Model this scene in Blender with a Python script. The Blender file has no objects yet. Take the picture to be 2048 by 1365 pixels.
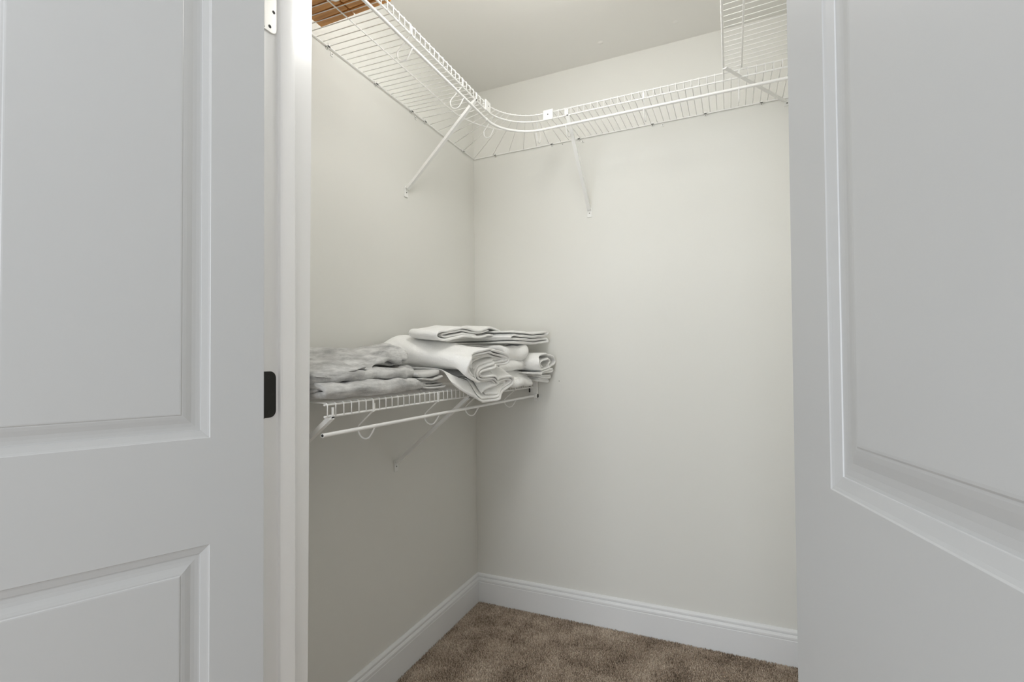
import bpy, math, random
import numpy as np
from mathutils import Vector, Matrix, noise

random.seed(7)
rng = np.random.default_rng(7)
scene = bpy.context.scene
COL = scene.collection

# ------------------------------------------------------------------ camera
cam_d = bpy.data.cameras.new('camera')
cam = bpy.data.objects.new('camera', cam_d)
COL.objects.link(cam)
cam_d.sensor_fit = 'HORIZONTAL'
cam_d.sensor_width = 36.0
cam_d.lens = 991.88 / 2048 * 36.0
cam_d.shift_y = 14.5 / 2048
cam_d.clip_start = 0.01
R_ = Vector((0.914656, 0.404063, -0.0117276))
U_ = Vector((0.0212199, -0.0190218, 0.9995939))
F_ = Vector((-0.4036758, 0.9145334, 0.0259726))
m = Matrix.Identity(4)
for i in range(3):
    m[i][0] = R_[i]; m[i][1] = U_[i]; m[i][2] = -F_[i]
m[0][3], m[1][3], m[2][3] = 1.12298, 0.0, 1.13638
cam.matrix_world = m
scene.camera = cam

# ------------------------------------------------------------------ world, big lights, exposure
world = bpy.data.worlds.new('world')
scene.world = world
world.use_nodes = True
world.node_tree.nodes['Background'].inputs[0].default_value = (0.80, 0.88, 1.0, 1)
world.node_tree.nodes['Background'].inputs[1].default_value = 1.0
vs = scene.view_settings
vs.view_transform = 'Standard'
vs.look = 'None'
vs.gamma = 1.0
vs.use_curve_mapping = False
vs.exposure = -0.04
scene.cycles.max_bounces = 14
scene.cycles.diffuse_bounces = 8

def area(name, loc, target, size, power, color):
    d = bpy.data.lights.new(name, 'AREA')
    d.shape = 'RECTANGLE'; d.size, d.size_y = size; d.energy = power; d.color = color
    o = bpy.data.objects.new(name, d); COL.objects.link(o)
    o.location = loc
    o.rotation_euler = (Vector(target) - Vector(loc)).to_track_quat('-Z', 'Y').to_euler()
    return o
WINDOW_FILL_POWER = 66
CLOSET_LAMP = 31.0
BEDROOM_LAMP = 17.0
area('added_window_fill', (0.35, -2.98, 1.10), (0.9, 0.0, 1.0), (1.9, 2.0), WINDOW_FILL_POWER, (0.90, 0.95, 1.0))  # added fill light at an unseen window, placed to brighten doors and closet

# ------------------------------------------------------------------ materials
def new_mat(name):
    mt = bpy.data.materials.new(name); mt.use_nodes = True
    nt = mt.node_tree
    return mt, nt, nt.nodes['Principled BSDF'], nt.nodes, nt.links

def simple(name, col, rough=0.5, metal=0.0, bump=0.0, bscale=200.0, coat=0.0, spec=0.5):
    mt, nt, b, N, L = new_mat(name)
    b.inputs['Base Color'].default_value = (*col, 1)
    b.inputs['Roughness'].default_value = rough
    b.inputs['Metallic'].default_value = metal
    b.inputs['Coat Weight'].default_value = coat
    b.inputs['Specular IOR Level'].default_value = spec
    if bump:
        tc = N.new('ShaderNodeTexCoord'); n = N.new('ShaderNodeTexNoise'); bp = N.new('ShaderNodeBump')
        n.inputs['Scale'].default_value = bscale; n.inputs['Detail'].default_value = 3
        bp.inputs['Strength'].default_value = bump; bp.inputs['Distance'].default_value = 0.001
        L.new(tc.outputs['Object'], n.inputs['Vector']); L.new(n.outputs['Fac'], bp.inputs['Height'])
        L.new(bp.outputs['Normal'], b.inputs['Normal'])
    return mt

M = {}
M['wall'] = simple('wall_paint', (0.75, 0.748, 0.715), 0.85, bump=0.12, bscale=260, spec=0.25)
M['ceiling'] = simple('ceiling_paint', (0.80, 0.795, 0.77), 0.9, bump=0.1, bscale=240, spec=0.2)
M['trim'] = simple('trim_paint', (0.79, 0.80, 0.81), 0.36, bump=0.03, bscale=90)
M['jamb'] = simple('jamb_gloss_lightened', (0.88, 0.885, 0.89), 0.30, bump=0.03, bscale=90)  # glossy trim white, lightened so the colour carries bounced light on the jamb
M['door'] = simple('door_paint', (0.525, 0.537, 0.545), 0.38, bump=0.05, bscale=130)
M['wire'] = simple('white_vinyl_wire', (0.88, 0.88, 0.865), 0.35)
M['plastic'] = simple('white_plastic', (0.82, 0.82, 0.80), 0.4)
M['dark'] = simple('dark_hole', (0.02, 0.02, 0.018), 0.7)
M['screw'] = simple('screw_metal', (0.22, 0.22, 0.20), 0.4, 0.8)
M['bronze'] = simple('black_bronze', (0.014, 0.014, 0.011), 0.5, 0.2)
M['hinge_white'] = simple('painted_hinge', (0.80, 0.79, 0.75), 0.25)
M['lamp_base'] = simple('lamp_base_metal', (0.75, 0.75, 0.74), 0.3, 0.3)
M['bedwall'] = simple('bedroom_paint', (0.74, 0.75, 0.75), 0.9, spec=0.2)

def emit(name, col, strength):
    mt, nt, b, N, L = new_mat(name)
    b.inputs['Base Color'].default_value = (0.9, 0.9, 0.88, 1)
    b.inputs['Emission Color'].default_value = (*col, 1)
    b.inputs['Emission Strength'].default_value = strength
    return mt
M['glow_closet'] = emit('lamp_glass_closet', (1.0, 0.985, 0.955), CLOSET_LAMP)
M['glow_bed'] = emit('lamp_glass_bedroom', (0.97, 0.98, 1.0), BEDROOM_LAMP)

def carpet(name, use_attr):
    mt, nt, b, N, L = new_mat(name)
    tc = N.new('ShaderNodeTexCoord')
    n1 = N.new('ShaderNodeTexNoise'); n1.inputs['Scale'].default_value = 9; n1.inputs['Detail'].default_value = 4
    n2 = N.new('ShaderNodeTexNoise'); n2.inputs['Scale'].default_value = 210; n2.inputs['Detail'].default_value = 2
    L.new(tc.outputs['Object'], n1.inputs['Vector']); L.new(tc.outputs['Object'], n2.inputs['Vector'])
    r1 = N.new('ShaderNodeValToRGB')
    e = r1.color_ramp.elements
    e[0].position = 0.18; e[0].color = (0.19, 0.145, 0.110, 1)
    e[1].position = 0.85; e[1].color = (0.84, 0.74, 0.63, 1)
    mid = e.new(0.5); mid.color = (0.52, 0.415, 0.325, 1)
    if use_attr:
        at = N.new('ShaderNodeAttribute'); at.attribute_name = 'tuft'
        mx = N.new('ShaderNodeMath'); mx.operation = 'MULTIPLY_ADD'
        mx.inputs[1].default_value = 0.48
        m2 = N.new('ShaderNodeMath'); m2.operation = 'MULTIPLY_ADD'; m2.inputs[1].default_value = 0.95; m2.inputs[2].default_value = -0.215
        L.new(n1.outputs['Fac'], m2.inputs[0])
        L.new(at.outputs['Fac'], mx.inputs[0]); L.new(m2.outputs[0], mx.inputs[2])
        L.new(mx.outputs[0], r1.inputs['Fac'])
    else:
        L.new(n2.outputs['Fac'], r1.inputs['Fac'])
        bp = N.new('ShaderNodeBump'); bp.inputs['Strength'].default_value = 0.8; bp.inputs['Distance'].default_value = 0.006
        L.new(n2.outputs['Fac'], bp.inputs['Height']); L.new(bp.outputs['Normal'], b.inputs['Normal'])
    L.new(r1.outputs['Color'], b.inputs['Base Color'])
    b.inputs['Roughness'].default_value = 1.0
    b.inputs['Specular IOR Level'].default_value = 0.1
    return mt
M['carpet'] = carpet('brown_carpet', False)
M['pile'] = carpet('brown_carpet_pile', True)

def cloth(name, dark, light, scale, stretch, bump, bscale, sheen):
    mt, nt, b, N, L = new_mat(name)
    tc = N.new('ShaderNodeTexCoord'); mp = N.new('ShaderNodeMapping')
    mp.inputs['Scale'].default_value = stretch
    n = N.new('ShaderNodeTexNoise'); n.inputs['Scale'].default_value = scale; n.inputs['Detail'].default_value = 6
    n.inputs['Roughness'].default_value = 0.65
    L.new(tc.outputs['Object'], mp.inputs['Vector']); L.new(mp.outputs['Vector'], n.inputs['Vector'])
    r = N.new('ShaderNodeValToRGB'); e = r.color_ramp.elements
    e[0].position = 0.33; e[0].color = (*dark, 1); e[1].position = 0.66; e[1].color = (*light, 1)
    L.new(n.outputs['Fac'], r.inputs['Fac']); L.new(r.outputs['Color'], b.inputs['Base Color'])
    n2 = N.new('ShaderNodeTexNoise'); n2.inputs['Scale'].default_value = bscale; n2.inputs['Detail'].default_value = 3
    L.new(tc.outputs['Object'], n2.inputs['Vector'])
    bp = N.new('ShaderNodeBump'); bp.inputs['Strength'].default_value = bump; bp.inputs['Distance'].default_value = 0.002
    L.new(n2.outputs['Fac'], bp.inputs['Height']); L.new(bp.outputs['Normal'], b.inputs['Normal'])
    b.inputs['Roughness'].default_value = 0.95
    b.inputs['Specular IOR Level'].default_value = 0.15
    b.inputs['Sheen Weight'].default_value = sheen
    return mt
M['white_terry'] = cloth('white_terry', (0.88, 0.88, 0.865), (0.94, 0.94, 0.93), 14, (1, 1, 1), 0.8, 260, 0.15)
M['grey_velour'] = cloth('grey_velour', (0.31, 0.31, 0.306), (0.68, 0.68, 0.67), 26, (1.0, 0.45, 2.2), 0.6, 150, 0.3)  # light and dark streaks paint velvet sheen patches into the grey
M['grey_cotton'] = cloth('grey_cotton', (0.52, 0.52, 0.51), (0.66, 0.66, 0.65), 25, (1, 0.5, 2), 0.35, 300, 0.2)

def wood(name, c0, c1):
    mt, nt, b, N, L = new_mat(name)
    tc = N.new('ShaderNodeTexCoord'); mp = N.new('ShaderNodeMapping')
    mp.inputs['Scale'].default_value = (6, 60, 60)
    n = N.new('ShaderNodeTexNoise'); n.inputs['Scale'].default_value = 1.5; n.inputs['Detail'].default_value = 5
    L.new(tc.outputs['Object'], mp.inputs['Vector']); L.new(mp.outputs['Vector'], n.inputs['Vector'])
    r = N.new('ShaderNodeValToRGB'); e = r.color_ramp.elements
    e[0].position = 0.3; e[0].color = (*c0, 1); e[1].position = 0.7; e[1].color = (*c1, 1)
    L.new(n.outputs['Fac'], r.inputs['Fac']); L.new(r.outputs['Color'], b.inputs['Base Color'])
    b.inputs['Roughness'].default_value = 0.45
    return mt
M['wood'] = wood('honey_wood', (0.42, 0.185, 0.05), (0.68, 0.34, 0.10))

# ------------------------------------------------------------------ mesh helpers
class MB:
    def __init__(s): s.v = []; s.f = []
    def add(s, v, f):
        o = len(s.v); s.v += [tuple(float(c) for c in p) for p in v]; s.f += [tuple(i + o for i in q) for q in f]; return s
    def box(s, a, b):
        (x0, y0, z0), (x1, y1, z1) = a, b
        v = [(x0,y0,z0),(x1,y0,z0),(x1,y1,z0),(x0,y1,z0),(x0,y0,z1),(x1,y0,z1),(x1,y1,z1),(x0,y1,z1)]
        return s.add(v, [(0,3,2,1),(4,5,6,7),(0,1,5,4),(1,2,6,5),(2,3,7,6),(3,0,4,7)])
    def tube(s, pts, r, n=6):
        P = [Vector(p) for p in pts]; K = len(P); v = []; f = []
        up = None
        for i, p in enumerate(P):
            t = (P[min(i+1, K-1)] - P[max(i-1, 0)]).normalized()
            if up is None:
                up = Vector((0,0,1)) if abs(t.z) < 0.9 else Vector((1,0,0))
            a = (up - t * up.dot(t)).normalized(); c = t.cross(a); up = a
            for k in range(n):
                w = 2*math.pi*(k+0.5)/n
                v.append(p + a*math.cos(w)*r + c*math.sin(w)*r)
        for i in range(K-1):
            for k in range(n):
                k2 = (k+1) % n
                f.append((i*n+k, i*n+k2, (i+1)*n+k2, (i+1)*n+k))
        f.append(tuple(range(n))[::-1]); f.append(tuple((K-1)*n+k for k in range(n)))
        return s.add(v, f)
    def sweep(s, prof, a, b, mapf, ma=0.0, mb=0.0):
        """profile (d, z) swept along t from a to b; mapf(t, d, z) -> xyz; ma, mb: mitre slopes"""
        n = len(prof); v = []
        for (t, mm) in ((a, ma), (b, mb)):
            for (d_, z) in prof: v.append(mapf(t + mm*d_, d_, z))
        f = [(i, (i+1) % n, n + (i+1) % n, n + i) for i in range(n)]
        f += [tuple(range(n))[::-1], tuple(range(n, 2*n))]
        return s.add(v, f)
    def disc(s, c, nrm, r, h, n=12):
        c = Vector(c); nrm = Vector(nrm).normalized()
        return s.tube([c, c + nrm*h], r, n)
    def mesh(s, name, smooth=False, angle=None):
        me = bpy.data.meshes.new(name); me.from_pydata(s.v, [], s.f); me.update()
        import bmesh
        bm = bmesh.new(); bm.from_mesh(me); bmesh.ops.recalc_face_normals(bm, faces=bm.faces); bm.to_mesh(me); bm.free()
        if smooth:
            me.polygons.foreach_set('use_smooth', [True]*len(me.polygons))
            if angle: me.set_sharp_from_angle(angle=math.radians(angle))
        return me
    def build(s, name, mat, parent=None, smooth=False, angle=None, **kw):
        return obj(name, s.mesh(name, smooth, angle), mat, parent, **kw)

def obj(name, me, mat, parent=None, loc=None, rot=None, label=None, cat=None, group=None, kind=None):
    if mat is not None and len(me.materials) == 0:
        me.materials.append(M[mat] if isinstance(mat, str) else mat)
    o = bpy.data.objects.new(name, me); COL.objects.link(o)
    if parent is not None: o.parent = parent
    if loc is not None: o.location = loc
    if rot is not None: o.rotation_euler = rot
    tag(o, label, cat, group, kind)
    return o
def tag(o, label=None, cat=None, group=None, kind=None):
    if label: o['label'] = label
    if cat: o['category'] = cat
    if group: o['group'] = group
    if kind: o['kind'] = kind
    return o
def empty(name, loc=(0,0,0), rotz=0, **kw):
    o = bpy.data.objects.new(name, None); COL.objects.link(o)
    o.empty_display_size = 0.05
    o.location = loc; o.rotation_euler = (0, 0, rotz)
    return tag(o, **kw)
def struct(mb, name, mat, label, cat, parent=None, smooth=False, angle=None):
    return mb.build(name, mat, parent, smooth, angle, label=label, cat=None if parent else cat, kind='structure')
def bevel(o, w=0.002, seg=2):
    b = o.modifiers.new('bevel', 'BEVEL'); b.width = w; b.segments = seg; b.limit_method = 'ANGLE'
    return o

# ------------------------------------------------------------------ the room shell
D = 2.1087            # back wall
XR = 1.42             # right wall of the closet
H = 2.44
XJ0, XJ1 = 0.288, 1.222   # door opening
YF0, YF1 = 0.684, 0.801   # front wall
HD = 2.06
BX0, BX1, BY0 = -1.7, 3.0, -3.1

struct(MB().box((BX0-.1, BY0-.1, -.1), (BX1+.1, D+.1, 0.0)), 'floor', 'carpet', 'brown carpeted floor of the closet', 'floor')
ceil = struct(MB().box((BX0-.1, BY0-.1, H), (BX1+.1, D+.1, H+.1)), 'ceiling', 'ceiling', 'pale painted ceiling above the wire shelves', 'ceiling')
wl = struct(MB().box((-.1, YF1, 0), (0, D, H)), 'wall_left', 'wall', 'pale grey side wall behind the folded towels', 'wall')
wb = struct(MB().box((-.1, D, 0), (XR+.1, D+.1, H)), 'wall_back', 'wall', 'large pale grey back wall of the closet', 'wall')
struct(MB().box((XR, YF1, 0), (XR+.1, D, H)), 'wall_right', 'wall', 'pale grey closet wall hidden behind the near right door', 'wall')
struct(MB().box((BX0, YF0, 0), (XJ0-.02, YF1, H)).box((XJ1+.02, YF0, 0), (BX1, YF1, H)).box((XJ0-.02, YF0, HD+.02), (XJ1+.02, YF1, H)),
       'wall_front', 'wall', 'wall holding the closet door opening', 'wall')
# bedroom side, behind and beside the camera
struct(MB().box((BX0-.1, BY0, 0), (BX0, YF1, H)), 'wall_bedroom_left', 'bedwall', 'bedroom wall beyond the open left door', 'wall')
struct(MB().box((BX1, BY0, 0), (BX1+.1, YF1, H)), 'wall_bedroom_right', 'bedwall', 'bedroom wall beyond the open right door', 'wall')
struct(MB().box((BX0, BY0-.1, 0), (-0.6, BY0, H)).box((1.3, BY0-.1, 0), (BX1, BY0, H)).box((-0.6, BY0-.1, 2.15), (1.3, BY0, H)),
       'wall_bedroom_back', 'bedwall', 'bedroom wall with an added unseen window behind the viewer', 'wall')

# nail pops and pin hole
def dome(name, c, nrm, r, h, mat, parent):
    mb = MB(); n = 12; v = [Vector(c) + Vector(nrm)*h]; f = []
    a = Vector((1,0,0)); b = Vector(nrm).cross(a)
    for q in (0.55, 1.0):
        for k in range(n):
            w = 2*math.pi*k/n
            v.append(Vector(c) + (a*math.cos(w) + b*math.sin(w))*r*q + Vector(nrm)*h*(1-q*q))
    for k in range(n):
        k2 = (k+1) % n
        f.append((0, 1+k, 1+k2)); f.append((1+k, 1+n+k, 1+n+k2, 1+k2))
    return mb.add(v, f).build(name, mat, parent, True)
dome('nail_pop', (0.66, 1.985, H), (0,0,-1), 0.012, 0.0025, 'ceiling', ceil)
dome('nail_pop', (0.955, 1.985, H), (0,0,-1), 0.012, 0.0025, 'ceiling', ceil)
MB().disc((0.42, D-.0005, 1.045), (0,-1,0), 0.0018, 0.0008, 8).build('pin_hole', 'dark', wb)

# baseboards
BP = [(0,0), (0.014,0), (0.014,0.097), (0.0128,0.0985), (0.0125,0.101), (0.0145,0.103), (0.0140,0.110), (0.0108,0.1165), (0.0085,0.1185), (0.0085,0.1205),
      (0.0105,0.122), (0.0102,0.128), (0.0075,0.1325), (0.003,0.136), (0,0.136)]
struct(MB().sweep(BP, YF1, D, lambda t,d,z: (d, t, z), 0, -1), 'baseboard_left', 'trim', 'white moulded baseboard under the towel shelf wall', 'baseboard')
struct(MB().sweep(BP, 0, XR, lambda t,d,z: (t, D-d, z), 1, -1), 'baseboard_back', 'trim', 'white moulded baseboard along the back wall', 'baseboard')
struct(MB().sweep(BP, YF1, D, lambda t,d,z: (XR-d, t, z), 0, -1), 'baseboard_right', 'trim', 'white baseboard behind the right door', 'baseboard')

# jambs with door stop; casing on the bedroom side
def jamb(name, x, sgn, label):
    # profile in plan: (X offset towards the opening, Y)
    y0, y1, s0, s1, p = YF0-.001, YF1+.005, 0.7215, 0.7600, 0.0115
    pr = [(-.02,y0), (0,y0), (0,s0-.004), (.0025,s0), (p-.003,s0+.001), (p,s0+.005), (p,s1-.004), (p-.004,s1), (0,s1), (0,y1-.002), (-.002,y1), (-.02,y1)]
    mb = MB(); n = len(pr)
    out = lambda y, z: y + ((-.009 + .0095*z) if y > 0.78 else 0.0)   # the inner edge stands slightly out of plumb
    v = [(x+sgn*q[0], out(q[1], 0), 0.0) for q in pr] + [(x+sgn*q[0], out(q[1], HD), HD) for q in pr]
    f = [(i, (i+1)%n, n+(i+1)%n, n+i) for i in range(n)] + [tuple(range(n)), tuple(range(n, 2*n))[::-1]]
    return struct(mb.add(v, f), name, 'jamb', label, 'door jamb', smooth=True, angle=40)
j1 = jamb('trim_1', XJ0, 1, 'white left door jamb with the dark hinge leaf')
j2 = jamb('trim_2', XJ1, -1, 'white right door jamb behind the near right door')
struct(MB().box((XJ0-.02, YF0-.001, HD), (XJ1+.02, YF1+.001, HD+.02)).box((XJ0, .7215, HD-.011), (XJ1, .7600, HD)), 'trim_3', 'trim', 'white head jamb over the closet opening', 'door jamb')
CP = [(0,0), (0.016,0), (0.016,0.02), (0.012,0.05), (0.008,0.057), (0,0.057)]
struct(MB().sweep(CP, 0, HD+.06, lambda t,d,z: (XJ0-.005-z, YF0-d, t)), 'trim_4', 'trim', 'white casing beside the left door hinge', 'casing')
struct(MB().sweep(CP, 0, HD+.06, lambda t,d,z: (XJ1+.005+z, YF0-d, t)), 'trim_5', 'trim', 'white casing beside the right door hinge', 'casing')
struct(MB().sweep(CP, XJ0-.005, XJ1+.005, lambda t,d,z: (t, YF0-d, HD+.005+z)), 'trim_6', 'trim', 'white casing over the closet opening', 'casing')

# hinge leaves on the left jamb
def leaf_mesh(y0, y1, z0, z1, r, x0, x1):
    pts = [(y0, z0)]
    for k in range(7):
        w = -math.pi/2 + k*math.pi/12
        pts.append((y1-r+math.cos(w)*r, z0+r+math.sin(w)*r))
    for k in range(7):
        w = k*math.pi/12
        pts.append((y1-r+math.cos(w)*r, z1-r+math.sin(w)*r))
    pts.append((y0, z1)); n = len(pts)
    v = [(x0, a, b) for a, b in pts] + [(x1, a, b) for a, b in pts]
    return MB().add(v, [(i,(i+1)%n,n+(i+1)%n,n+i) for i in range(n)] + [tuple(range(n))[::-1], tuple(range(n,2*n))])
def hinge(zc, mat, screwmat, y0, y1, proud, label, h=0.0885):
    lf = leaf_mesh(y0, y1, zc-h/2, zc+h/2, 0.0135, XJ0-.001, XJ0+proud).build('hinge_leaf', mat, j1, label=label)
    bevel(lf, 0.0004, 1)
    for (yy, zz) in ((0.45, -0.38), (0.75, 0.0), (0.45, 0.38)):
        MB().disc((XJ0+proud-.0004, y0+(y1-y0)*yy, zc+h*zz), (1,0,0), 0.0034, 0.0008, 12).build('hinge_screw', screwmat, lf)
    MB().tube([(XJ0+.004, y0-.006, zc-h/2), (XJ0+.004, y0-.006, zc+h/2)], 0.006, 12).build('hinge_barrel', mat, lf, True, 40)
hinge(1.0762, 'bronze', 'dark', 0.687, 0.7185, 0.0010, 'black hinge leaf', 0.091)
hinge(1.848, 'hinge_white', 'dark', 0.687, 0.7180, 0.0030, 'white painted hinge leaf', 0.091)
hinge(0.26, 'bronze', 'dark', 0.687, 0.7185, 0.0010, 'black hinge leaf', 0.091)

# ------------------------------------------------------------------ doors
PROF = [(a_, b_*0.62) for a_, b_ in [(0,0), (.0012,-.0016), (.004,-.0032), (.0135,-.0070), (.0140,-.0088), (.0165,-.0092), (.022,-.0090), (.028,-.0078), (.036,-.0040), (.0405,-.0024), (.0425,-.0022), (.0440,-.0006), (.0460,-.0002)]]
def door(name, P, ang, width, label, flip, lean=0.0, wide=1.0):
    """P: far (hinge) corner of the face the viewer sees; the leaf runs towards the viewer"""
    T = 0.035; st = 0.088; zb, zt = 0.012, 2.045
    pan = [(st, 0.235, width-st, 0.820), (st, 1.007, width-st, 1.925)]
    root = empty(name, (P[0]-math.sin(ang)*math.sin(lean), P[1]+math.cos(ang)*math.sin(lean), 0), ang, kind='structure', label=label)
    root.rotation_euler = (lean, 0, ang)
    def face(sy, y):
        mb = MB()
        xs = [0, st, width-st, width]; zs = [zb, 0.235, 0.820, 1.007, 1.925, zt]
        for i in range(3):
            for k in range(5):
                if i == 1 and k in (1, 3): continue
                mb.add([(xs[i],y,zs[k]), (xs[i+1],y,zs[k]), (xs[i+1],y,zs[k+1]), (xs[i],y,zs[k+1])], [(0,1,2,3)])
        return mb
    fr = MB()
    for y in (0, flip*T):
        q = face(1, y); fr.add(q.v, q.f)
    for a, b in (((0,0),(0,1)), ((1,0),(1,1))):
        x = a[0]*width
        fr.add([(x,0,zb),(x,flip*T,zb),(x,flip*T,zt),(x,0,zt)], [(0,1,2,3)])
    for z in (zb, zt):
        fr.add([(0,0,z),(width,0,z),(width,flip*T,z),(0,flip*T,z)], [(0,1,2,3)])
    import bmesh
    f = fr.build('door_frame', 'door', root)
    bm = bmesh.new(); bm.from_mesh(f.data); bmesh.ops.remove_doubles(bm, verts=bm.verts, dist=1e-5)
    bmesh.ops.recalc_face_normals(bm, faces=bm.faces); bm.to_mesh(f.data); bm.free()
    bevel(f, 0.0006, 1)
    for (x0, z0, x1, z1) in pan:
        mb = MB()
        for base, s in ((0, flip), (flip*T, -flip)):
            v = []; fc = []
            for (i, dp) in PROF:
                i = i*wide
                y = base - s*dp
                v += [(x0+i,y,z0+i), (x1-i,y,z0+i), (x1-i,y,z1-i), (x0+i,y,z1-i)]
            for r in range(len(PROF)-1):
                for k in range(4):
                    fc.append((r*4+k, r*4+(k+1)%4, r*4+4+(k+1)%4, r*4+4+k))
            fc.append(tuple(len(v)-4+k for k in range(4)))
            mb.add(v, fc)
        me = bpy.data.meshes.new('door_panel'); me.from_pydata(mb.v, [], mb.f)
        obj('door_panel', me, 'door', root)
    return root
a1 = math.radians(24.1)
dirL = Vector((-math.sin(a1), -math.cos(a1)))
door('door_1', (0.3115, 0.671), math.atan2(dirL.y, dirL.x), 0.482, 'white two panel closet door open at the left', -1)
a2 = math.radians(-14.6)
dirR = Vector((-math.sin(a2), -math.cos(a2)))
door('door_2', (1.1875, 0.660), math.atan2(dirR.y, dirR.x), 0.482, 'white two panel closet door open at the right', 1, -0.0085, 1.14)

# ------------------------------------------------------------------ lamps
def lathe(root, pr, nm, mt):
    n = 32; mb = MB(); v = []; f = []
    for (rr, z) in pr:
        for k in range(n):
            w = 2*math.pi*k/n; v.append((rr*math.cos(w), rr*math.sin(w), z))
    for i in range(len(pr)-1):
        for k in range(n): f.append((i*n+k, i*n+(k+1)%n, (i+1)*n+(k+1)%n, (i+1)*n+k))
    f.append(tuple(range(n))); f.append(tuple((len(pr)-1)*n+k for k in range(n)))
    return mb.add(v, f).build(nm, mt, root, True, 40)
def dome_lamp(name, x, y, r, mat, label):
    root = empty(name, (x, y, H), 0, label=label, cat='lamp')
    lathe(root, [(r*1.04, 0), (r*1.08, -.006), (r*1.08, -.022), (r*1.0, -.028)], 'lamp_base', 'lamp_base')
    lathe(root, [(r, -.028)] + [(r*math.cos(w), -.028-r*.8*math.sin(w)) for w in np.linspace(0.15, 1.5, 8)], 'lamp_shade', mat)
    lathe(root, [(.012, -.027-r*.79), (.012, -.037-r*.8), (.006, -.045-r*.8), (.001, -.047-r*.8)], 'finial', 'lamp_base')
def globe_lamp(name, x, y, zc, r, mat, label):
    root = empty(name, (x, y, H), 0, label=label, cat='lamp')
    zc -= H
    lathe(root, [(.055, 0), (.055, -.012), (.045, -.020), (.012, -.022)], 'lamp_base', 'lamp_base')
    lathe(root, [(.008, -.020), (.008, zc+r+.012), (.032, zc+r+.010), (.032, zc+r*.93)], 'stem', 'lamp_base')
    lathe(root, [(r*math.sin(w), zc+r*math.cos(w)) for w in np.linspace(0.32, 3.10, 20)], 'lamp_shade', mat)
globe_lamp('ceiling_lamp', 0.68, 1.17, 2.235, 0.085, 'glow_closet', 'round glass globe lamp hanging from the closet ceiling')
dome_lamp('ceiling_lamp', 0.82, -0.45, 0.19, 'glow_bed', 'round glass ceiling lamp in the bedroom')

# ------------------------------------------------------------------ wire shelves
RW, RR, RROD = 0.00130, 0.0025, 0.0047
PITCH = 0.0254
LIP = 0.030
ROD_U, ROD_Z = 0.0, -0.069
HOOK = [(0.0, -.030), (-.024, -.050), (-.046, -.069), (-.0485, -.078), (-.046, -.089), (-.038, -.098), (-.027, -.102), (-.015, -.099), (-.006, -.088), (0.004, -.072)]
def smooth_pts(p, k=4):
    P = [Vector(q) for q in p]; out = []
    for i in range(len(P)-1):
        p0, p1, p2, p3 = P[max(i-1,0)], P[i], P[i+1], P[min(i+2,len(P)-1)]
        for j in range(k):
            t = j/k
            out.append(0.5*((2*p1)+(p2-p0)*t+(2*p0-5*p1+4*p2-p3)*t*t+(-p0+3*p1-3*p2+p3)*t**3))
    out.append(P[-1]); return out

def rail(name, pts, r, parent, n=8): return MB().tube(pts, r, n).build(name, 'wire', parent, True, 50)

def clip_parts(parent, u, v, screw=True):
    mb = MB().box((0.0, v-.0045, -.012), (0.004, v+.0045, .004)).box((0.0, v-.0045, -.0075), (0.0115, v+.0045, -.0045)).box((0.0095, v-.0045, -.0075), (0.0115, v+.0045, .002))
    c = mb.build('wall_clip', 'plastic', parent)
    if screw: MB().disc((0.004, v, -.0095), (1,0,0), 0.0018, 0.0008, 8).build('screw', 'screw', c)
    return c
def anchor(parent, v, z):
    c = MB().box((0, v-.005, z-.006), (0.003, v+.005, z+.006)).build('wall_anchor', 'plastic', parent)
    MB().disc((0.003, v, z), (1,0,0), 0.002, 0.001, 8).build('screw', 'screw', c)

def brace(parent, depth, v, zf, vf=None, top=None, wide=0.0068, uf=0.004):
    """flattened steel strut from the lip down to a foot plate on the wall"""
    vf = v if vf is None else vf
    top = top or (depth-.002, -LIP-.002)
    a = Vector((top[0], v, top[1])); b = Vector((uf+.004, vf, zf+.012))
    t = (b-a).normalized(); side = t.cross(Vector((0,0,1))).normalized(); nn = side.cross(t)
    mb = MB(); vv = []
    prof = [(-wide,-.006), (-wide,.004), (-wide*.5,.0065), (wide*.5,.0065), (wide,.004), (wide,-.006)]
    for p in (a, b):
        for (s_, q) in prof: vv.append(p + side*s_ + nn*q)
    n = len(prof)
    mb.add(vv, [(i,(i+1)%n,n+(i+1)%n,n+i) for i in range(n)] + [tuple(range(n)), tuple(range(n,2*n))])
    # hook over the lip
    mb.box((top[0]-.002, v-.003, top[1]-.002), (depth+.004, v+.003, top[1]+.001))
    mb.box((depth+.002, v-.003, top[1]-.002), (depth+.004, v+.003, top[1]+.022))
    br = mb.build('brace', 'wire', parent)
    pl = bevel(MB().box((uf-.004, vf-.0105, zf-.021), (uf, vf+.0105, zf+.021)).build('brace_foot', 'plastic', br), 0.001, 1)
    MB().disc((uf, vf, zf-.003), (1,0,0), 0.0026, 0.001, 10).build('screw', 'screw', br)
    return br

def wire_mesh(depth, sag, name):
    pts = [(0.004, 0, 0), (depth-.004, 0, -sag), (depth-.0008, 0, -sag-.0012), (depth+.0006, 0, -sag-.004), (depth+.0006, 0, -sag-LIP-.0015)]
    return MB().tube(pts, RW, 6).mesh(name, True)

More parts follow.
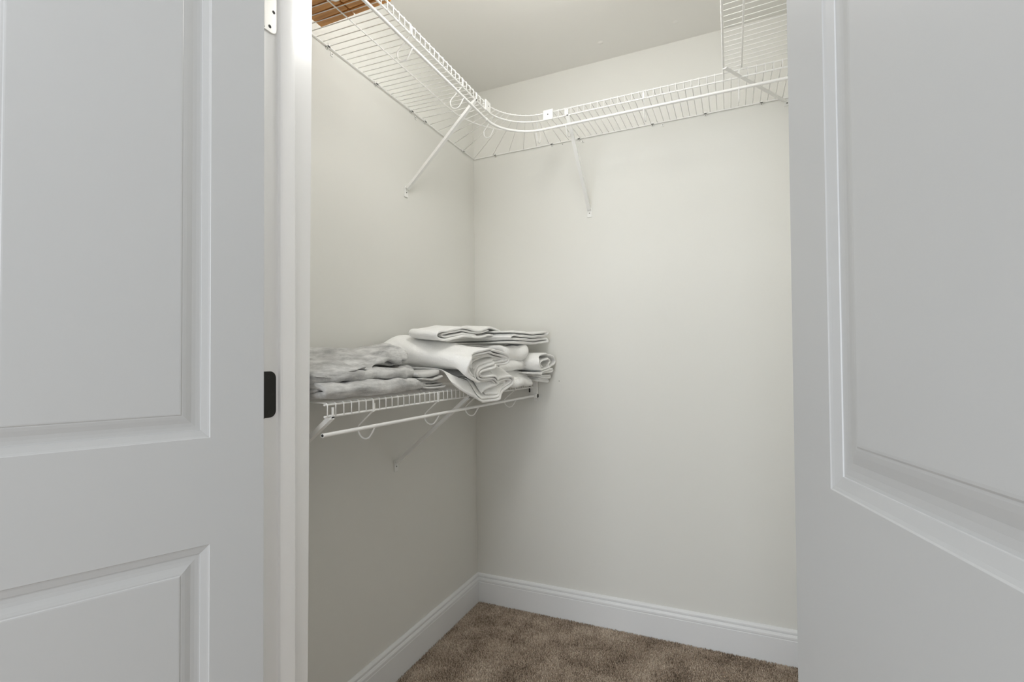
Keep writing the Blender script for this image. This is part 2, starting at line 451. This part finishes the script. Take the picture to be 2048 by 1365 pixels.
def shelf(name, label, origin, rotz, depth, v0, v1, sag, hooks, braces, clips, anchors=(), wires=None, rod=True, mids=(0.155,), rodr=(None, None), midr=RR*.8):
    root = empty(name, origin, rotz, label=label, cat='wire shelf', group='white wire closet shelves')
    zz = -sag
    rail('back_rail', [(0.006, v0, -RW-RR), (0.006, v1, -RW-RR)], RR, root)
    for mu in mids:
        rail('middle_rail', [(mu, v0, -RW-midr-sag*mu/depth), (mu, v1, -RW-midr-sag*mu/depth)], midr, root)
    rail('front_rail', [(depth-.003, v0, zz-RW-RR), (depth-.003, v1, zz-RW-RR)], RR, root)
    rail('lip_rail', [(depth-.002, v0, zz-LIP), (depth-.002, v1, zz-LIP)], RR*1.15, root)
    me = wire_mesh(depth, sag, 'wire'); me.materials.append(M['wire'])
    nw = int((v1-v0-0.01)/PITCH)
    for i in range(nw+1):
        o = bpy.data.objects.new('wire', me); COL.objects.link(o); o.parent = root
        o.location = (0, v0+0.006+i*PITCH, 0)
    if rod:
        ra = v0 if rodr[0] is None else rodr[0]; rb = v1 if rodr[1] is None else rodr[1]
        rd = rail('hanging_rod', [(depth+.003, ra, zz+ROD_Z), (depth+.003, rb, zz+ROD_Z)], RROD, root, 14)
        for e, s in ((ra, -1),):
            MB().disc((depth+.003, e, zz+ROD_Z), (0,s,0), RROD*.72, .0006, 12).build('rod_end', 'dark', rd)
    hp = smooth_pts([(depth+a, 0, zz+b) for a, b in HOOK], 3)
    hm = MB().tube([(depth-.001,0,zz-.002)] + hp, 0.0021, 7).mesh('rod_hook', True); hm.materials.append(M['wire'])
    for h in hooks:
        o = bpy.data.objects.new('rod_hook', hm); COL.objects.link(o); o.parent = root; o.location = (0, h, 0)
        MB().box((depth+.0005, h-.003, zz-LIP-.003), (depth+.003, h+.003, zz-.012)).build('hook_clip', 'plastic', o, loc=(0,-h,0))
    for (v, zf) in braces: brace(root, depth, v, zf, top=(depth-.002, zz-LIP-.002))
    for c in clips: clip_parts(root, 0, c)
    for (v, z) in anchors: anchor(root, v, z)
    return root

ZU = 2.1185
ZL = 1.0500
YA, XA = 1.634, 0.475      # where the curved corner begins
# left upper shelf
shelf('wire_shelf', 'white wire shelf high on the left wall under the wooden tray', (0,0,ZU), 0, 0.305, 0.822, YA-.002, 0.012,
      [0.90, 1.164, 1.461], [(1.556, 1.787-ZU)], [0.905, 1.152, 1.38, 1.590], [(1.172, -.017), (1.622, -.016)])
# lower left shelf
low = shelf('wire_shelf', 'white wire shelf at waist height carrying grey and white towels', (0,0,ZL), 0, 0.305, 0.833, D-.016, 0.002,
      [0.994, 1.291, 1.548, 1.879], [(0.853, 0.775-ZL), (1.485, 0.762-ZL)], [0.92, 1.25, 1.6, 1.95], rodr=(0.822, D-.016))
eb = MB().box((0.288, D-.020, -.068-.012), (0.322, D-.002, .004)).box((0.305, D-.030, -.080), (0.322, D-.002, -.062)).box((.300, D-.008, -.094), (.318, D-.002, -.06))
bevel(eb.build('end_bracket', 'plastic', low), 0.0015, 1)
MB().box((0.283, D-.024, -.056), (0.2885, D-.012, -.004)).build('bracket_dark_side', 'dark', low)  # dark block along the side of the end bracket
# upper back shelf: local x points from the back wall to the viewer, local y runs to the right
shelf('wire_shelf', 'white wire shelf high along the back wall with hanging rod', (0,D,ZU), -math.pi/2, 0.305, XA+.002, XR-.01, 0.012,
      [0.564, 0.855, 1.166], [(0.571, 1.781-ZU)], [0.53, 0.845, 1.05, 1.25], [(0.545, -.017), (0.885, -.014)])
# upper right shelf: local x points from the right wall into the closet, local y towards the viewer
rs = shelf('wire_shelf', 'white wire shelf high on the right ending against the back shelf', (XR,0,ZU), math.pi, XR-1.118, -1.796, -0.83, 0.012,
      [], [], [-1.6, -1.2, -0.95], rod=False, mids=(XR-1.175, 0.09), midr=0.0030)
dR = XR-1.118
# diagonal strut to the back wall
def strut(parent, a, b, wide=0.0068):
    a, b = Vector(a), Vector(b); t = (b-a).normalized(); side = t.cross(Vector((0,0,1))).normalized(); nn = side.cross(t)
    prof = [(-wide,-.0012), (-wide,.0008), (-wide*.5,.0026), (wide*.5,.0026), (wide,.0008), (wide,-.0012)]; n = len(prof)
    vv = [p + side*s_ - nn*q for p in (a, b) for (s_, q) in prof]
    return MB().add(vv, [(i,(i+1)%n,n+(i+1)%n,n+i) for i in range(n)] + [tuple(range(n)), tuple(range(n,2*n))]).build('brace', 'wire', parent)
def w2l(p): return (XR-p[0], -p[1], p[2]-ZU)
st_ = strut(rs, w2l((1.124, 1.716, ZU-.012-LIP-.006)), w2l((1.328, D-.008, ZU-.016)))
MB().box((XR-1.348, -D, -.034), (XR-1.326, -D+.004, -.008)).build('brace_foot', 'plastic', st_)
MB().disc((XR-1.336, -D+.004, -.024), (0,1,0), 0.003, 0.0012, 10).build('screw', 'screw', st_)

# curved corner shelf
cs = empty('corner_shelf', (0, 0, ZU), 0, label='white curved wire corner shelf joining the two upper shelves', cat='wire shelf', group='white wire closet shelves')
CX, CY, CR = XA, YA, 0.170
def arc(r, z, n=20): return [(CX - r*math.cos(w), CY + r*math.sin(w), z) for w in np.linspace(0, math.pi/2, n)]
sg = 0.012
rail('front_rail', arc(CR+.003, -sg-RW-RR), RR, cs)
rail('lip_rail', arc(CR+.002, -sg-LIP), RR*1.15, cs)
rd = rail('hanging_rod', arc(CR-.003, -sg+ROD_Z), RROD, cs, 14)
for p, t in (((0.308, YA, -sg+ROD_Z), (0,1,0)), ((XA, D-.308, -sg+ROD_Z), (1,0,0))):
    q = Vector(p); MB().tube([q-Vector(t)*.005, q+Vector(t)*.005], RROD*1.35, 12).build('rod_collar', 'plastic', rd, True, 50)
rail('middle_rail', arc(0.32, -sg*.5-RW-RR*.8), RR*.8, cs)
rail('back_rail', [(0.006, YA, -RW-RR), (0.006, D-.006, -RW-RR)], RR, cs)
rail('back_rail', [(0.006, D-.006, -RW-RR), (XA, D-.006, -RW-RR)], RR, cs)
for k in range(13):
    ph = math.radians(3.5 + k*83/12)
    a = Vector((CX-CR*math.cos(ph)-.002, CY+CR*math.sin(ph)+.002, -sg))
    tx = (CX-.004)/math.cos(ph); ty = (D-.004-CY)/max(math.sin(ph), 1e-4); L_ = min(tx, ty)
    MB().tube([a, (CX-L_*math.cos(ph), CY+L_*math.sin(ph), 0)], RW, 6).build('wire', 'wire', cs, True)
for (x, y, r) in ((0.3085, 1.645, math.pi/2), (0.493, D-.3085, 0)):
    # connector plate, local x along the lip
    c = bevel(MB().box((-.020, -.003, -.020), (.020, .003, .020)).build('lip_connector', 'plastic', cs, loc=(x, y, -sg-.0155), rot=(0,0,r)), 0.0015, 2)
    s = -1
    MB().disc((0, s*.003, 0.001), (0,s,0), 0.0022, 0.0006, 10).build('screw', 'dark', c)
hp = smooth_pts([(a, 0, b-sg) for a, b in HOOK], 3)
for (x, y, r) in ((0.305, 1.70, -0.25), (0.441, D-.305+.002, -math.pi/2)):
    MB().tube(hp, 0.0021, 7).build('rod_hook', 'wire', cs, True, loc=(x, y, 0), rot=(0,0,r))
for v in (1.683, 1.997):
    clip_parts(cs, 0, v)
for u in (0.12, 0.403):
    c = MB().box((u-.0045, D-.004, -.012), (u+.0045, D, .004)).box((u-.0045, D-.0115, -.0075), (u+.0045, D, -.0045)).box((u-.0045, D-.0115, -.0075), (u+.0045, D-.0095, .002)).build('wall_clip', 'plastic', cs)
    MB().disc((u, D-.004, -.0095), (0,-1,0), 0.0018, 0.0008, 8).build('screw', 'screw', c)
MB().disc((0.452, D-.0002, -.012), (0,-1,0), 0.002, 0.001, 8).build('screw', 'screw', cs)

# ------------------------------------------------------------------ wooden slatted tray on the left upper shelf
tr = empty('wooden_tray', (0, 0, ZU+RW+.0006), 0, label='brown slatted wooden tray lying on the left upper wire shelf', cat='tray')
ys = 0.835
while ys < 1.072:
    w = 0.0215
    for (xa, xb) in ((0.046, 0.168), (0.173, 0.297)):
        mb = MB().box((xa, ys, -0.0), (xb, ys+w, 0.008))
        bevel(mb.build('slat', 'wood', tr), 0.0015, 1)
    ys += 0.0254
bevel(MB().box((0.046, 0.835, 0.008), (0.058, 1.078, 0.062)).build('tray_side', 'wood', tr), 0.002, 2)
bevel(MB().box((0.285, 0.835, 0.008), (0.297, 1.078, 0.062)).build('tray_side', 'wood', tr), 0.002, 2)
bevel(MB().box((0.058, 1.066, 0.008), (0.285, 1.078, 0.062)).build('tray_end', 'wood', tr), 0.002, 2)
bevel(MB().box((0.058, 0.835, 0.008), (0.285, 0.847, 0.062)).build('tray_end', 'wood', tr), 0.002, 2)
bevel(MB().box((0.058, 0.847, 0.008), (0.285, 1.066, 0.013)).build('tray_floor', 'wood', tr), 0.001, 1)

# ------------------------------------------------------------------ towels
def catmull(P, n):
    P = np.array(P, float)
    Q = np.vstack([2*P[0]-P[1], P, 2*P[-1]-P[-2]])
    out = []
    for i in range(1, len(Q)-2):
        p0, p1, p2, p3 = Q[i-1], Q[i], Q[i+1], Q[i+2]
        for t in np.linspace(0, 1, 12, endpoint=False):
            out.append(0.5*((2*p1)+(p2-p0)*t+(2*p0-5*p1+4*p2-p3)*t*t+(-p0+3*p1-3*p2+p3)*t**3))
    out.append(P[-1]); out = np.array(out)
    s = np.concatenate([[0], np.cumsum(np.linalg.norm(np.diff(out, axis=0), axis=1))])
    q = np.linspace(0, s[-1], n)
    return np.stack([np.interp(q, s, out[:, k]) for k in range(2)], 1)
def normals(P):
    t = np.gradient(P, axis=0); t /= np.linalg.norm(t, axis=1)[:, None] + 1e-9
    return np.stack([-t[:, 1], t[:, 0]], 1)
def ribbon(path, th, n=70, off=0.0, trim=(0, 0)):
    """closed cross-section (2n points, left side then right side reversed) of a strip of cloth"""
    P = catmull(path, n+trim[0]+trim[1])
    N_ = normals(P); P = P + N_*off
    P = P[trim[0]:len(P)-trim[1]]; N_ = normals(P)
    u = np.linspace(0, 1, len(P)); L_ = u*1.0
    end = np.sqrt(np.clip(1-np.clip(1-np.minimum(u, 1-u)*len(P)/2.5, 0, 1)**2, 0.04, 1))
    h = (th/2*end)[:, None]
    return P + N_*h, P - N_*h
def fnoise(p, f, seed):
    return noise.noise_vector(Vector((p[0]*f+seed*7.3, p[1]*f-seed*3.1, p[2]*f+seed)))
def loft(secs, stations, mapf, name, mat, parent, amp=0.002, freq=22, amp2=0.0007, freq2=90, seed=1, sub=1, rest=None):
    """secs: list of (left, right) cross-sections; stations: parameters; mapf(s, a, b) -> xyz"""
    mb = MB()
    for (Lp, Rp) in secs:
        n = len(Lp); loop = list(Lp) + list(Rp[::-1]); m2 = 2*n; v = []; f = []
        for s in stations:
            for (a, b) in loop: v.append(mapf(s, a, b))
        K = len(stations)
        for k in range(K-1):
            for i in range(m2):
                j = (i+1) % m2
                f.append((k*m2+i, k*m2+j, (k+1)*m2+j, (k+1)*m2+i))
        for k in (0, K-1):
            for i in range(n-1):
                q = (k*m2+i, k*m2+i+1, k*m2+m2-2-i, k*m2+m2-1-i)
                f.append(q if k else q[::-1])
        mb.add(v, f)
    vv = []
    for p in mb.v:
        d1 = fnoise(p, freq, seed); d2 = fnoise(p, freq2, seed+3)
        q = [p[i] + d1[i]*amp + d2[i]*amp2 for i in range(3)]
        if rest is not None and q[0] < rest[0]: q[2] = max(q[2], rest[1])
        vv.append(tuple(q))
    mb.v = vv
    o = mb.build(name, mat, parent, True)
    if sub:
        sm = o.modifiers.new('smooth', 'SUBSURF'); sm.levels = 0; sm.render_levels = sub
    return o
def sstep(a, b, x):
    t = min(max((x-a)/(b-a), 0), 1); return t*t*(3-2*t)
def lerp(a, b, t): return a+(b-a)*t

# --- large white bath towel: doubled over, its front end hanging off the shelf
bt = empty('bath_towel', (0.2, 1.5, ZL), 0, label='large white bath towel folded in thick rolls, front end drooping over the shelf', cat='towel')
SP = [(1.5004, 1.0652), (1.4453, 1.0695), (1.3936, 1.0811), (1.3665, 1.1005), (1.3631, 1.1226), (1.3813, 1.1446), (1.4309, 1.1637), (1.5029, 1.1767), (1.5758, 1.175), (1.6343, 1.1678), (1.6723, 1.1519), (1.6665, 1.1292), (1.5936, 1.121), (1.5281, 1.1132), (1.4838, 1.0983), (1.5008, 1.085), (1.5549, 1.0862), (1.6217, 1.0714), (1.6941, 1.0785), (1.7308, 1.0662), (1.7174, 1.0423), (1.6609, 1.0172), (1.5954, 0.9996), (1.5254, 0.9975), (1.4565, 1.0111), (1.4005, 1.0349), (1.3552, 1.0561), (1.3227, 1.0703)]
def bmap(s, a, b):
    x = 0.36 - 0.325*s
    low = lerp(0.995, 1.066, sstep(0, 0.17, s)); top = lerp(1.187, 1.238, sstep(0.1, 0.9, s))
    z = low + (b-0.995)/0.192*(top-low)
    yb = 1.43 + (a-1.54)*0.62
    y = lerp(a, yb, sstep(0.0, 1.0, s))
    # round off towards the wall and lean the front face
    e = sstep(0.86, 1.0, s); zc = 1.15
    z = lerp(z, zc + (z-zc)*0.75, e); y = lerp(y, 1.42+(y-1.42)*.85, e)
    x += (b-1.10)*0.10*(1-s) + 0.012*math.sin(a*40+b*25)*(1-s)**3
    return (x - b2l[0], y - b2l[1], z - b2l[2])
b2l = (0.2, 1.5, ZL)
stn = [0, .012, .03, .06, .1, .14, .18, .24, .32, .4, .5, .6, .7, .8, .87, .93, .97, 1]
loft([ribbon(SP, 0.0085, 120, 0.0)], stn, bmap, 'outer_layer', 'white_terry', bt, 0.004, 16, 0.0012, 75, 2, rest=(.309-.2, .0026))
loft([ribbon(SP, 0.0075, 110, -0.0105, (9, 14))], [q+.008 for q in stn[:-1]], bmap, 'inner_layer', 'white_terry', bt, 0.003, 18, 0.0009, 80, 2)
loft([ribbon(SP[3:21], 0.0075, 90, -0.0205, (8, 8))], [q+.03 for q in stn[:-2]], bmap, 'inner_layer', 'white_terry', bt, 0.003, 18, 0.0009, 80, 2)

IN1 = [(1.4257, 1.1065), (1.4466, 1.1311), (1.5067, 1.1505), (1.5895, 1.1507), (1.6336, 1.1433), (1.5844, 1.1351), (1.5061, 1.1266), (1.4544, 1.1078)]
loft([ribbon(IN1, 0.0070, 50)], [q+.04 for q in stn[:-4]], bmap, 'inner_layer', 'white_terry', bt, 0.003, 18, 0.0009, 80, 2)
IN2 = [(1.544, 1.0187), (1.6056, 1.0208), (1.6666, 1.0362), (1.6935, 1.0556), (1.6414, 1.0536), (1.587, 1.0489), (1.5445, 1.0389), (1.5215, 1.0222)]
loft([ribbon(IN2, 0.0085, 50)], [q+.02 for q in stn[:-4]], bmap, 'inner_layer', 'white_terry', bt, 0.003, 18, 0.0009, 80, 2)

# --- white washcloth on top of it
W1 = [(1.813, 1.2593), (1.7285, 1.264), (1.613, 1.2524), (1.4967, 1.2511), (1.3873, 1.239), (1.3398, 1.2262), (1.338, 1.2144), (1.3726, 1.2085), (1.4459, 1.2167), (1.5423, 1.2244), (1.7526, 1.2372)]
W2 = [(1.7202, 1.2527), (1.5771, 1.2422), (1.4773, 1.2405), (1.3987, 1.232), (1.3701, 1.2246), (1.387, 1.2199), (1.4771, 1.2278), (1.6126, 1.2354)]
wt = empty('washcloth', (0.21, 1.53, 1.20), 0, label='small white washcloth folded over on top of the bath towel', cat='towel')
def wmap(s, a, b):
    return (0.275 - 0.13*s - 0.21, a + 0.03*s - 1.53, b + 0.012*s - 1.20 + 0.003*math.sin(a*30))
ws = [0, .04, .1, .25, .4, .55, .7, .85, .95, 1]
loft([ribbon(W1, 0.008, 70)], ws, wmap, 'outer_layer', 'white_terry', wt, 0.003, 25, 0.0008, 90, 5)
loft([ribbon(W2, 0.007, 50)], [q*.9+.05 for q in ws], wmap, 'inner_layer', 'white_terry', wt, 0.003, 25, 0.0008, 90, 5)

# --- folded white towel lying on the right half of the pile
def zig(y0, y1, z0, th, n, tilt=0.0, left_first=True):
    """serpentine fold profile in (y, z): n layers of height th"""
    pts = []
    for i in range(n):
        z = z0 + i*th
        a, b = (y0, y1) if (i % 2 == 0) == left_first else (y1, y0)
        for t in (0.03, 0.2, 0.4, 0.6, 0.8, 0.97):
            y = lerp(a, b, t); pts.append((y, z + tilt*(y-y0)))
    return pts
ft = empty('folded_towel', (0.22, 1.9, 1.2), 0, label='white towel folded in flat layers on top of the pile by the back wall', cat='towel')
def cmap(s, a, b):
    x = 0.385 - 0.31*s + 0.006*math.sin(b*420) - 0.10*(2.06-a)
    return (x - .22, a + 0.01*math.sin(b*300+1) - 1.9, b + 0.006*s + 0.003*math.sin(a*22+s*5) - 1.2)
loft([ribbon(zig(1.735, 2.072, 1.206, 0.0135, 4, 0.035), 0.0095, 130)], [0, .02, .05, .12, .25, .4, .6, .8, .95, 1], cmap, 'cloth_layers', 'white_terry', ft, 0.0025, 24, 0.0009, 85, 8)

# --- plump white towel with rounded folds facing the viewer
pt = empty('plump_towel', (0.2, 1.85, ZL), 0, label='plump white towel with rounded folds bulging between the bath towel and back wall', cat='towel')
def nose(x0, x1, z0, z1, k=1.0):
    return [(x0, z0), (lerp(x0,x1,.4), z0), (lerp(x0,x1,.75), z0-.001), (x1-.012, z0+.002), (x1, lerp(z0,z1,.5)), (x1-.012, z1-.002), (lerp(x0,x1,.75), z1), (lerp(x0,x1,.4), z1), (x0, z1)]
def pmap_factory(ya, yb, wob, sd, drop=0.0):
    def f(s, a, b):
        y = lerp(ya, yb, s)
        e = 1 - 0.16*(abs(2*s-1)**6)
        x = a*1.0
        x = 0.05 + (x-0.05)*(1 - 0.10*abs(2*s-1)**4) + wob*math.sin(y*38+sd)*sstep(.15, .34, a)
        return (x-.2, y-1.85, b + 0.004*math.sin(y*27+sd)*sstep(.1,.3,a) - drop*sstep(.295, .36, x) - ZL)
    return f
ss = list(np.linspace(0, 1, 15))
loft([ribbon(nose(.06,.352,1.152,1.188), 0.024, 60)], ss, pmap_factory(1.735, 1.965, .012, 0.3), 'upper_fold', 'white_terry', pt, 0.008, 20, 0.0012, 70, 11)
loft([ribbon(nose(.06,.345,1.108,1.132), 0.0185, 60)], ss, pmap_factory(1.72, 1.965, .008, 1.7), 'middle_fold', 'white_terry', pt, 0.007, 22, 0.0012, 70, 12)
loft([ribbon(nose(.06,.362,1.0705,1.0915), 0.018, 60)], ss, pmap_factory(1.715, 1.960, .008, 3.0, .034), 'lower_fold', 'white_terry', pt, 0.006, 22, 0.0012, 70, 13, rest=(.309-.2, .0026))

# --- rolled white hand towel tight against the back wall
HT = [(1.8587, 1.1106), (1.8331, 1.1226), (1.8597, 1.1388), (1.921, 1.1458), (1.9559, 1.1336), (1.9267, 1.1144), (1.8582, 1.0989), (1.8071, 1.1069), (1.7892, 1.1299), (1.8214, 1.1551), (1.8807, 1.166), (1.9568, 1.1581), (1.9926, 1.1384), (1.9695, 1.1138), (1.8983, 1.0957), (1.8253, 1.0846), (1.7755, 1.0872)]
ht = empty('rolled_towel', (0.25, 2.03, 1.1), 0, label='rolled white hand towel end against the back wall', cat='towel')
hy = max(q[0] for q in HT) - 2.090
def hmap(s, a, b):
    x = 0.405 - 0.30*s + 0.006*math.sin(a*60+b*40)*(1-s)
    return (x-.25, (a-hy) - 0.0*s - 2.03, b + 0.008*s - 1.1)
loft([ribbon(HT, 0.0078, 110)], [0, .02, .05, .12, .25, .45, .7, .9, 1], hmap, 'cloth_roll', 'white_terry', ht, 0.0025, 24, 0.0008, 85, 15)

# --- flat white washcloths below the roll
for i, (z, x1, lab) in enumerate(((1.0585, 0.375, 'lowest flat white washcloth resting on the shelf end by the back wall'),
                                  (1.0770, 0.388, 'middle flat white washcloth in the small stack by the back wall'),
                                  (1.0945, 0.402, 'topmost flat white washcloth right under the rolled hand towel'))):
    o = empty('white_washcloth', (0.22, 2.03, z), 0, label=lab, cat='towel', group='white washcloths stacked by the back wall')
    U = [(2.0, 0.0035), (2.04, 0.004), (2.075, 0.0042), (2.088, 0.0), (2.075, -0.0042), (2.03, -0.004), (1.985, -0.0035)]
    def fm(s, a, b, x1=x1, i=i):
        x = lerp(x1, .09, s) - 0.02*sstep(2.05, 1.98, a)*(1-s) + .004*math.sin(a*70+i)
        return (x-.22, a-2.03, b + 0.0035*math.sin(a*35+i*2) - (0.012, 0.008, 0.003)[i]*sstep(.31, .40, x))
    loft([ribbon(U, 0.0082, 46)], [0, .02, .06, .15, .3, .5, .75, 1], fm, 'cloth_layers', 'white_terry', o, 0.0022, 26, 0.0007, 90, 20+i)

# --- grey towels
gb = empty('grey_towel', (0.17, 1.0, ZL), 0, label='grey velour towel folded flat, lowest on the shelf', cat='towel', group='grey velour towels')
def gmap(ya, yb, ox, oy, oz, wob, sd, lift=0.0, xr=0.05):
    def f(s, a, b):
        y = lerp(ya, yb, s)
        e = sstep(0.80, 1.0, s)
        x = a - xr*e*sstep(.1, .3, a)
        z = b + lift*s + wob*fnoise((a*1.0, y, 0), 9, sd)[2]*sstep(.02, .2, b-oz+.02)
        zc = oz + 0.028
        return (x-ox, y-oy, z-oz)
    return f
sg_ = list(np.linspace(0, 0.9, 46)) + [.93, .96, .985, 1]
G1 = [(.06,1.0615), (.16,1.0615), (.26,1.0610), (.298,1.0645), (.310,1.0735), (.297,1.083), (.25,1.086), (.16,1.088), (.06,1.088)]
loft([ribbon(G1, 0.0155, 60)], sg_, gmap(0.828, 1.245, .17, 1.0, ZL, .004, 3.3, 0.0, 0.02), 'folded_body', 'grey_velour', gb, 0.008, 20, 0.0018, 55, 31, rest=(.305-.17, .0026))
G1b = [(.10,1.074), (.2,1.074), (.285,1.074)]
loft([ribbon(G1b, 0.011, 30)], sg_, gmap(0.828, 1.235, .17, 1.0, ZL, .003, 3.3, 0.0, 0.02), 'inner_layer', 'grey_velour', gb, 0.004, 16, 0.001, 60, 33)

gt = empty('grey_towel', (0.15, 1.0, 1.09), 0, label='rumpled grey velour towel folded twice, on top of the grey pile', cat='towel', group='grey velour towels')
G2 = [(.05,1.108), (.14,1.104), (.23,1.100), (.268,1.0985), (.281,1.1055), (.268,1.113), (.22,1.115), (.15,1.122), (.07,1.133), (.048,1.147), (.07,1.160), (.13,1.163), (.19,1.155), (.235,1.142), (.252,1.134)]
def g2map(s, a, b):
    y = lerp(0.828, 1.262, s)
    up = sstep(1.116, 1.146, b); fr = sstep(.12, .25, a)
    # the upper flap hangs low at the near end and climbs towards the far end
    z = b + up*(0.016*sstep(0.3, 1.0, s) - 0.040*(1-sstep(0.05, 0.72, s))*fr)
    x = a + up*fr*(0.042*(1-sstep(0.1, 0.75, s)) - 0.012*sstep(.6, 1, s))
    # pleats along the flap edge and broad rumples on top
    pl = up*sstep(.17, .25, a)*sstep(.2, .4, s)
    x += pl*0.010*math.sin(y*110 + 2.2*math.sin(y*31)); z += pl*0.007*math.sin(y*95+1.0)
    z += up*(0.006*math.sin(y*24+a*20) + 0.004*math.sin(y*41-a*55+1))*sstep(.05, .12, a)
    # lower fold: soft tucks
    lo = (1-up)*fr
    z += lo*0.0035*math.sin(y*36+.5); x += lo*0.006*math.sin(y*29)
    e = sstep(0.88, 1.0, s)
    x -= 0.035*e*fr
    y += up*0.012*sstep(.5, 1, s) - (1-up)*0.008
    return (x-.15, y-1.0, z-1.09)
loft([ribbon(G2, 0.0165, 120)], sg_, g2map, 'folded_body', 'grey_velour', gt, 0.008, 21, 0.0022, 55, 37)
G2b = [(.08,1.118), (.16,1.113), (.255,1.109)]
loft([ribbon(G2b, 0.010, 30)], sg_[:-2], g2map, 'inner_layer', 'grey_velour', gt, 0.004, 17, 0.0012, 60, 37)
G2c = [(.075,1.147), (.14,1.146), (.20,1.139), (.235,1.128)]
loft([ribbon(G2c, 0.012, 30)], sg_[:-2], g2map, 'inner_layer', 'grey_velour', gt, 0.005, 17, 0.0012, 60, 37)

# --- fanned grey washcloths
GW = [
  ('thick grey washcloth on top of the fanned stack', [(1.1935, 1.1003), (1.2269, 1.0968), (1.2677, 1.0981), (1.3107, 1.105), (1.3415, 1.109)], 0.0125),
  ('second grey washcloth from the top of the fanned stack', [(1.1989, 1.0888), (1.2382, 1.0854), (1.2735, 1.084), (1.3168, 1.0905), (1.3584, 1.0958)], 0.0062),
  ('third grey washcloth from the top of the fanned stack', [(1.221, 1.0796), (1.2496, 1.0765), (1.2855, 1.0749), (1.3166, 1.0783), (1.3463, 1.0805)], 0.0085),
  ('third grey washcloth from the bottom of the fanned stack', [(1.2164, 1.0696), (1.2495, 1.0667), (1.2915, 1.0659), (1.3292, 1.0682), (1.3674, 1.0685)], 0.0058),
  ('second grey washcloth from the bottom of the fanned stack', [(1.2163, 1.0626), (1.2553, 1.0592), (1.2975, 1.0589), (1.3356, 1.0607), (1.3659, 1.0602)], 0.0060),
  ('lowest grey washcloth of the fanned stack on the wires', [(1.2185, 1.0567), (1.2552, 1.0533), (1.2913, 1.0522), (1.3226, 1.0515), (1.3445, 1.0519)], 0.0055)]
for i, (lab, pth, th) in enumerate(GW):
    P = pth
    o = empty('grey_washcloth', (0.2, P[2][0], P[2][1]), 0, label=lab, cat='towel', group='grey washcloths in a fanned stack')
    def wm(s, a, b, P=P, i=i):
        x = 0.299 - 0.18*s + 0.010*math.sin(i*2.1)*(1-s) - 0.05*sstep(P[3][0], P[4][0], a)*(1-s)
        return (x-.2, a-P[2][0]+0.02*s, b-P[2][1]+0.002*s)
    loft([ribbon(P, th, 34)], [0, .03, .08, .2, .4, .6, .8, 1], wm, 'cloth_layers', 'grey_cotton', o, 0.0018, 30, 0.0006, 90, 41+i)

# ------------------------------------------------------------------ carpet pile of the closet
def carpet_pile():
    sp = 0.0034
    xs = np.arange(0.016, XR-.016, sp); ys = np.arange(YF1-.08, D-.015, sp*0.9)
    X, Y = np.meshgrid(xs, ys); X = X.ravel(); Y = Y.ravel(); n = len(X)
    X = X + rng.uniform(-1, 1, n)*sp*.6; Y = Y + rng.uniform(-1, 1, n)*sp*.6
    h = rng.uniform(0.006, 0.0115, n); r = rng.uniform(0.0013, 0.0022, n)
    ph = rng.uniform(0, 6.28, n)
    lean = rng.normal(0, 0.0026, (n, 2))
    V = np.zeros((n, 7, 3), np.float32)
    for k in range(3):
        w = ph + k*2.0944
        V[:, k, 0] = X + np.cos(w)*r*.8; V[:, k, 1] = Y + np.sin(w)*r*.8; V[:, k, 2] = 0.0
        V[:, 3+k, 0] = X + lean[:, 0]*.6 + np.cos(w+.5)*r; V[:, 3+k, 1] = Y + lean[:, 1]*.6 + np.sin(w+.5)*r; V[:, 3+k, 2] = h*.65
    V[:, 6, 0] = X + lean[:, 0]; V[:, 6, 1] = Y + lean[:, 1]; V[:, 6, 2] = h
    V[:, :, 0] = np.clip(V[:, :, 0], 0.0143, XR-.0143); V[:, :, 1] = np.clip(V[:, :, 1], None, D-.0143)
    F = []
    for k in range(3):
        k2 = (k+1) % 3
        F += [(k, k2, 3+k2), (k, 3+k2, 3+k), (3+k, 3+k2, 6)]
    F = np.array(F)
    faces = (np.arange(n)[:, None, None]*7 + F[None]).reshape(-1, 3)
    me = bpy.data.meshes.new('carpet_pile')
    me.vertices.add(n*7); me.vertices.foreach_set('co', V.reshape(-1))
    nf = len(faces); me.loops.add(nf*3); me.loops.foreach_set('vertex_index', faces.reshape(-1).astype(np.int32))
    me.polygons.add(nf); me.polygons.foreach_set('loop_start', np.arange(0, nf*3, 3, dtype=np.int32))
    me.update(calc_edges=True); me.validate()
    at = me.attributes.new('tuft', 'FLOAT', 'POINT')
    at.data.foreach_set('value', np.repeat(rng.uniform(0.05, 0.95, n), 7).astype(np.float32))
    obj('carpet_pile', me, 'pile', label='brown cut pile carpet covering the closet floor', cat='carpet', kind='stuff')
carpet_pile()
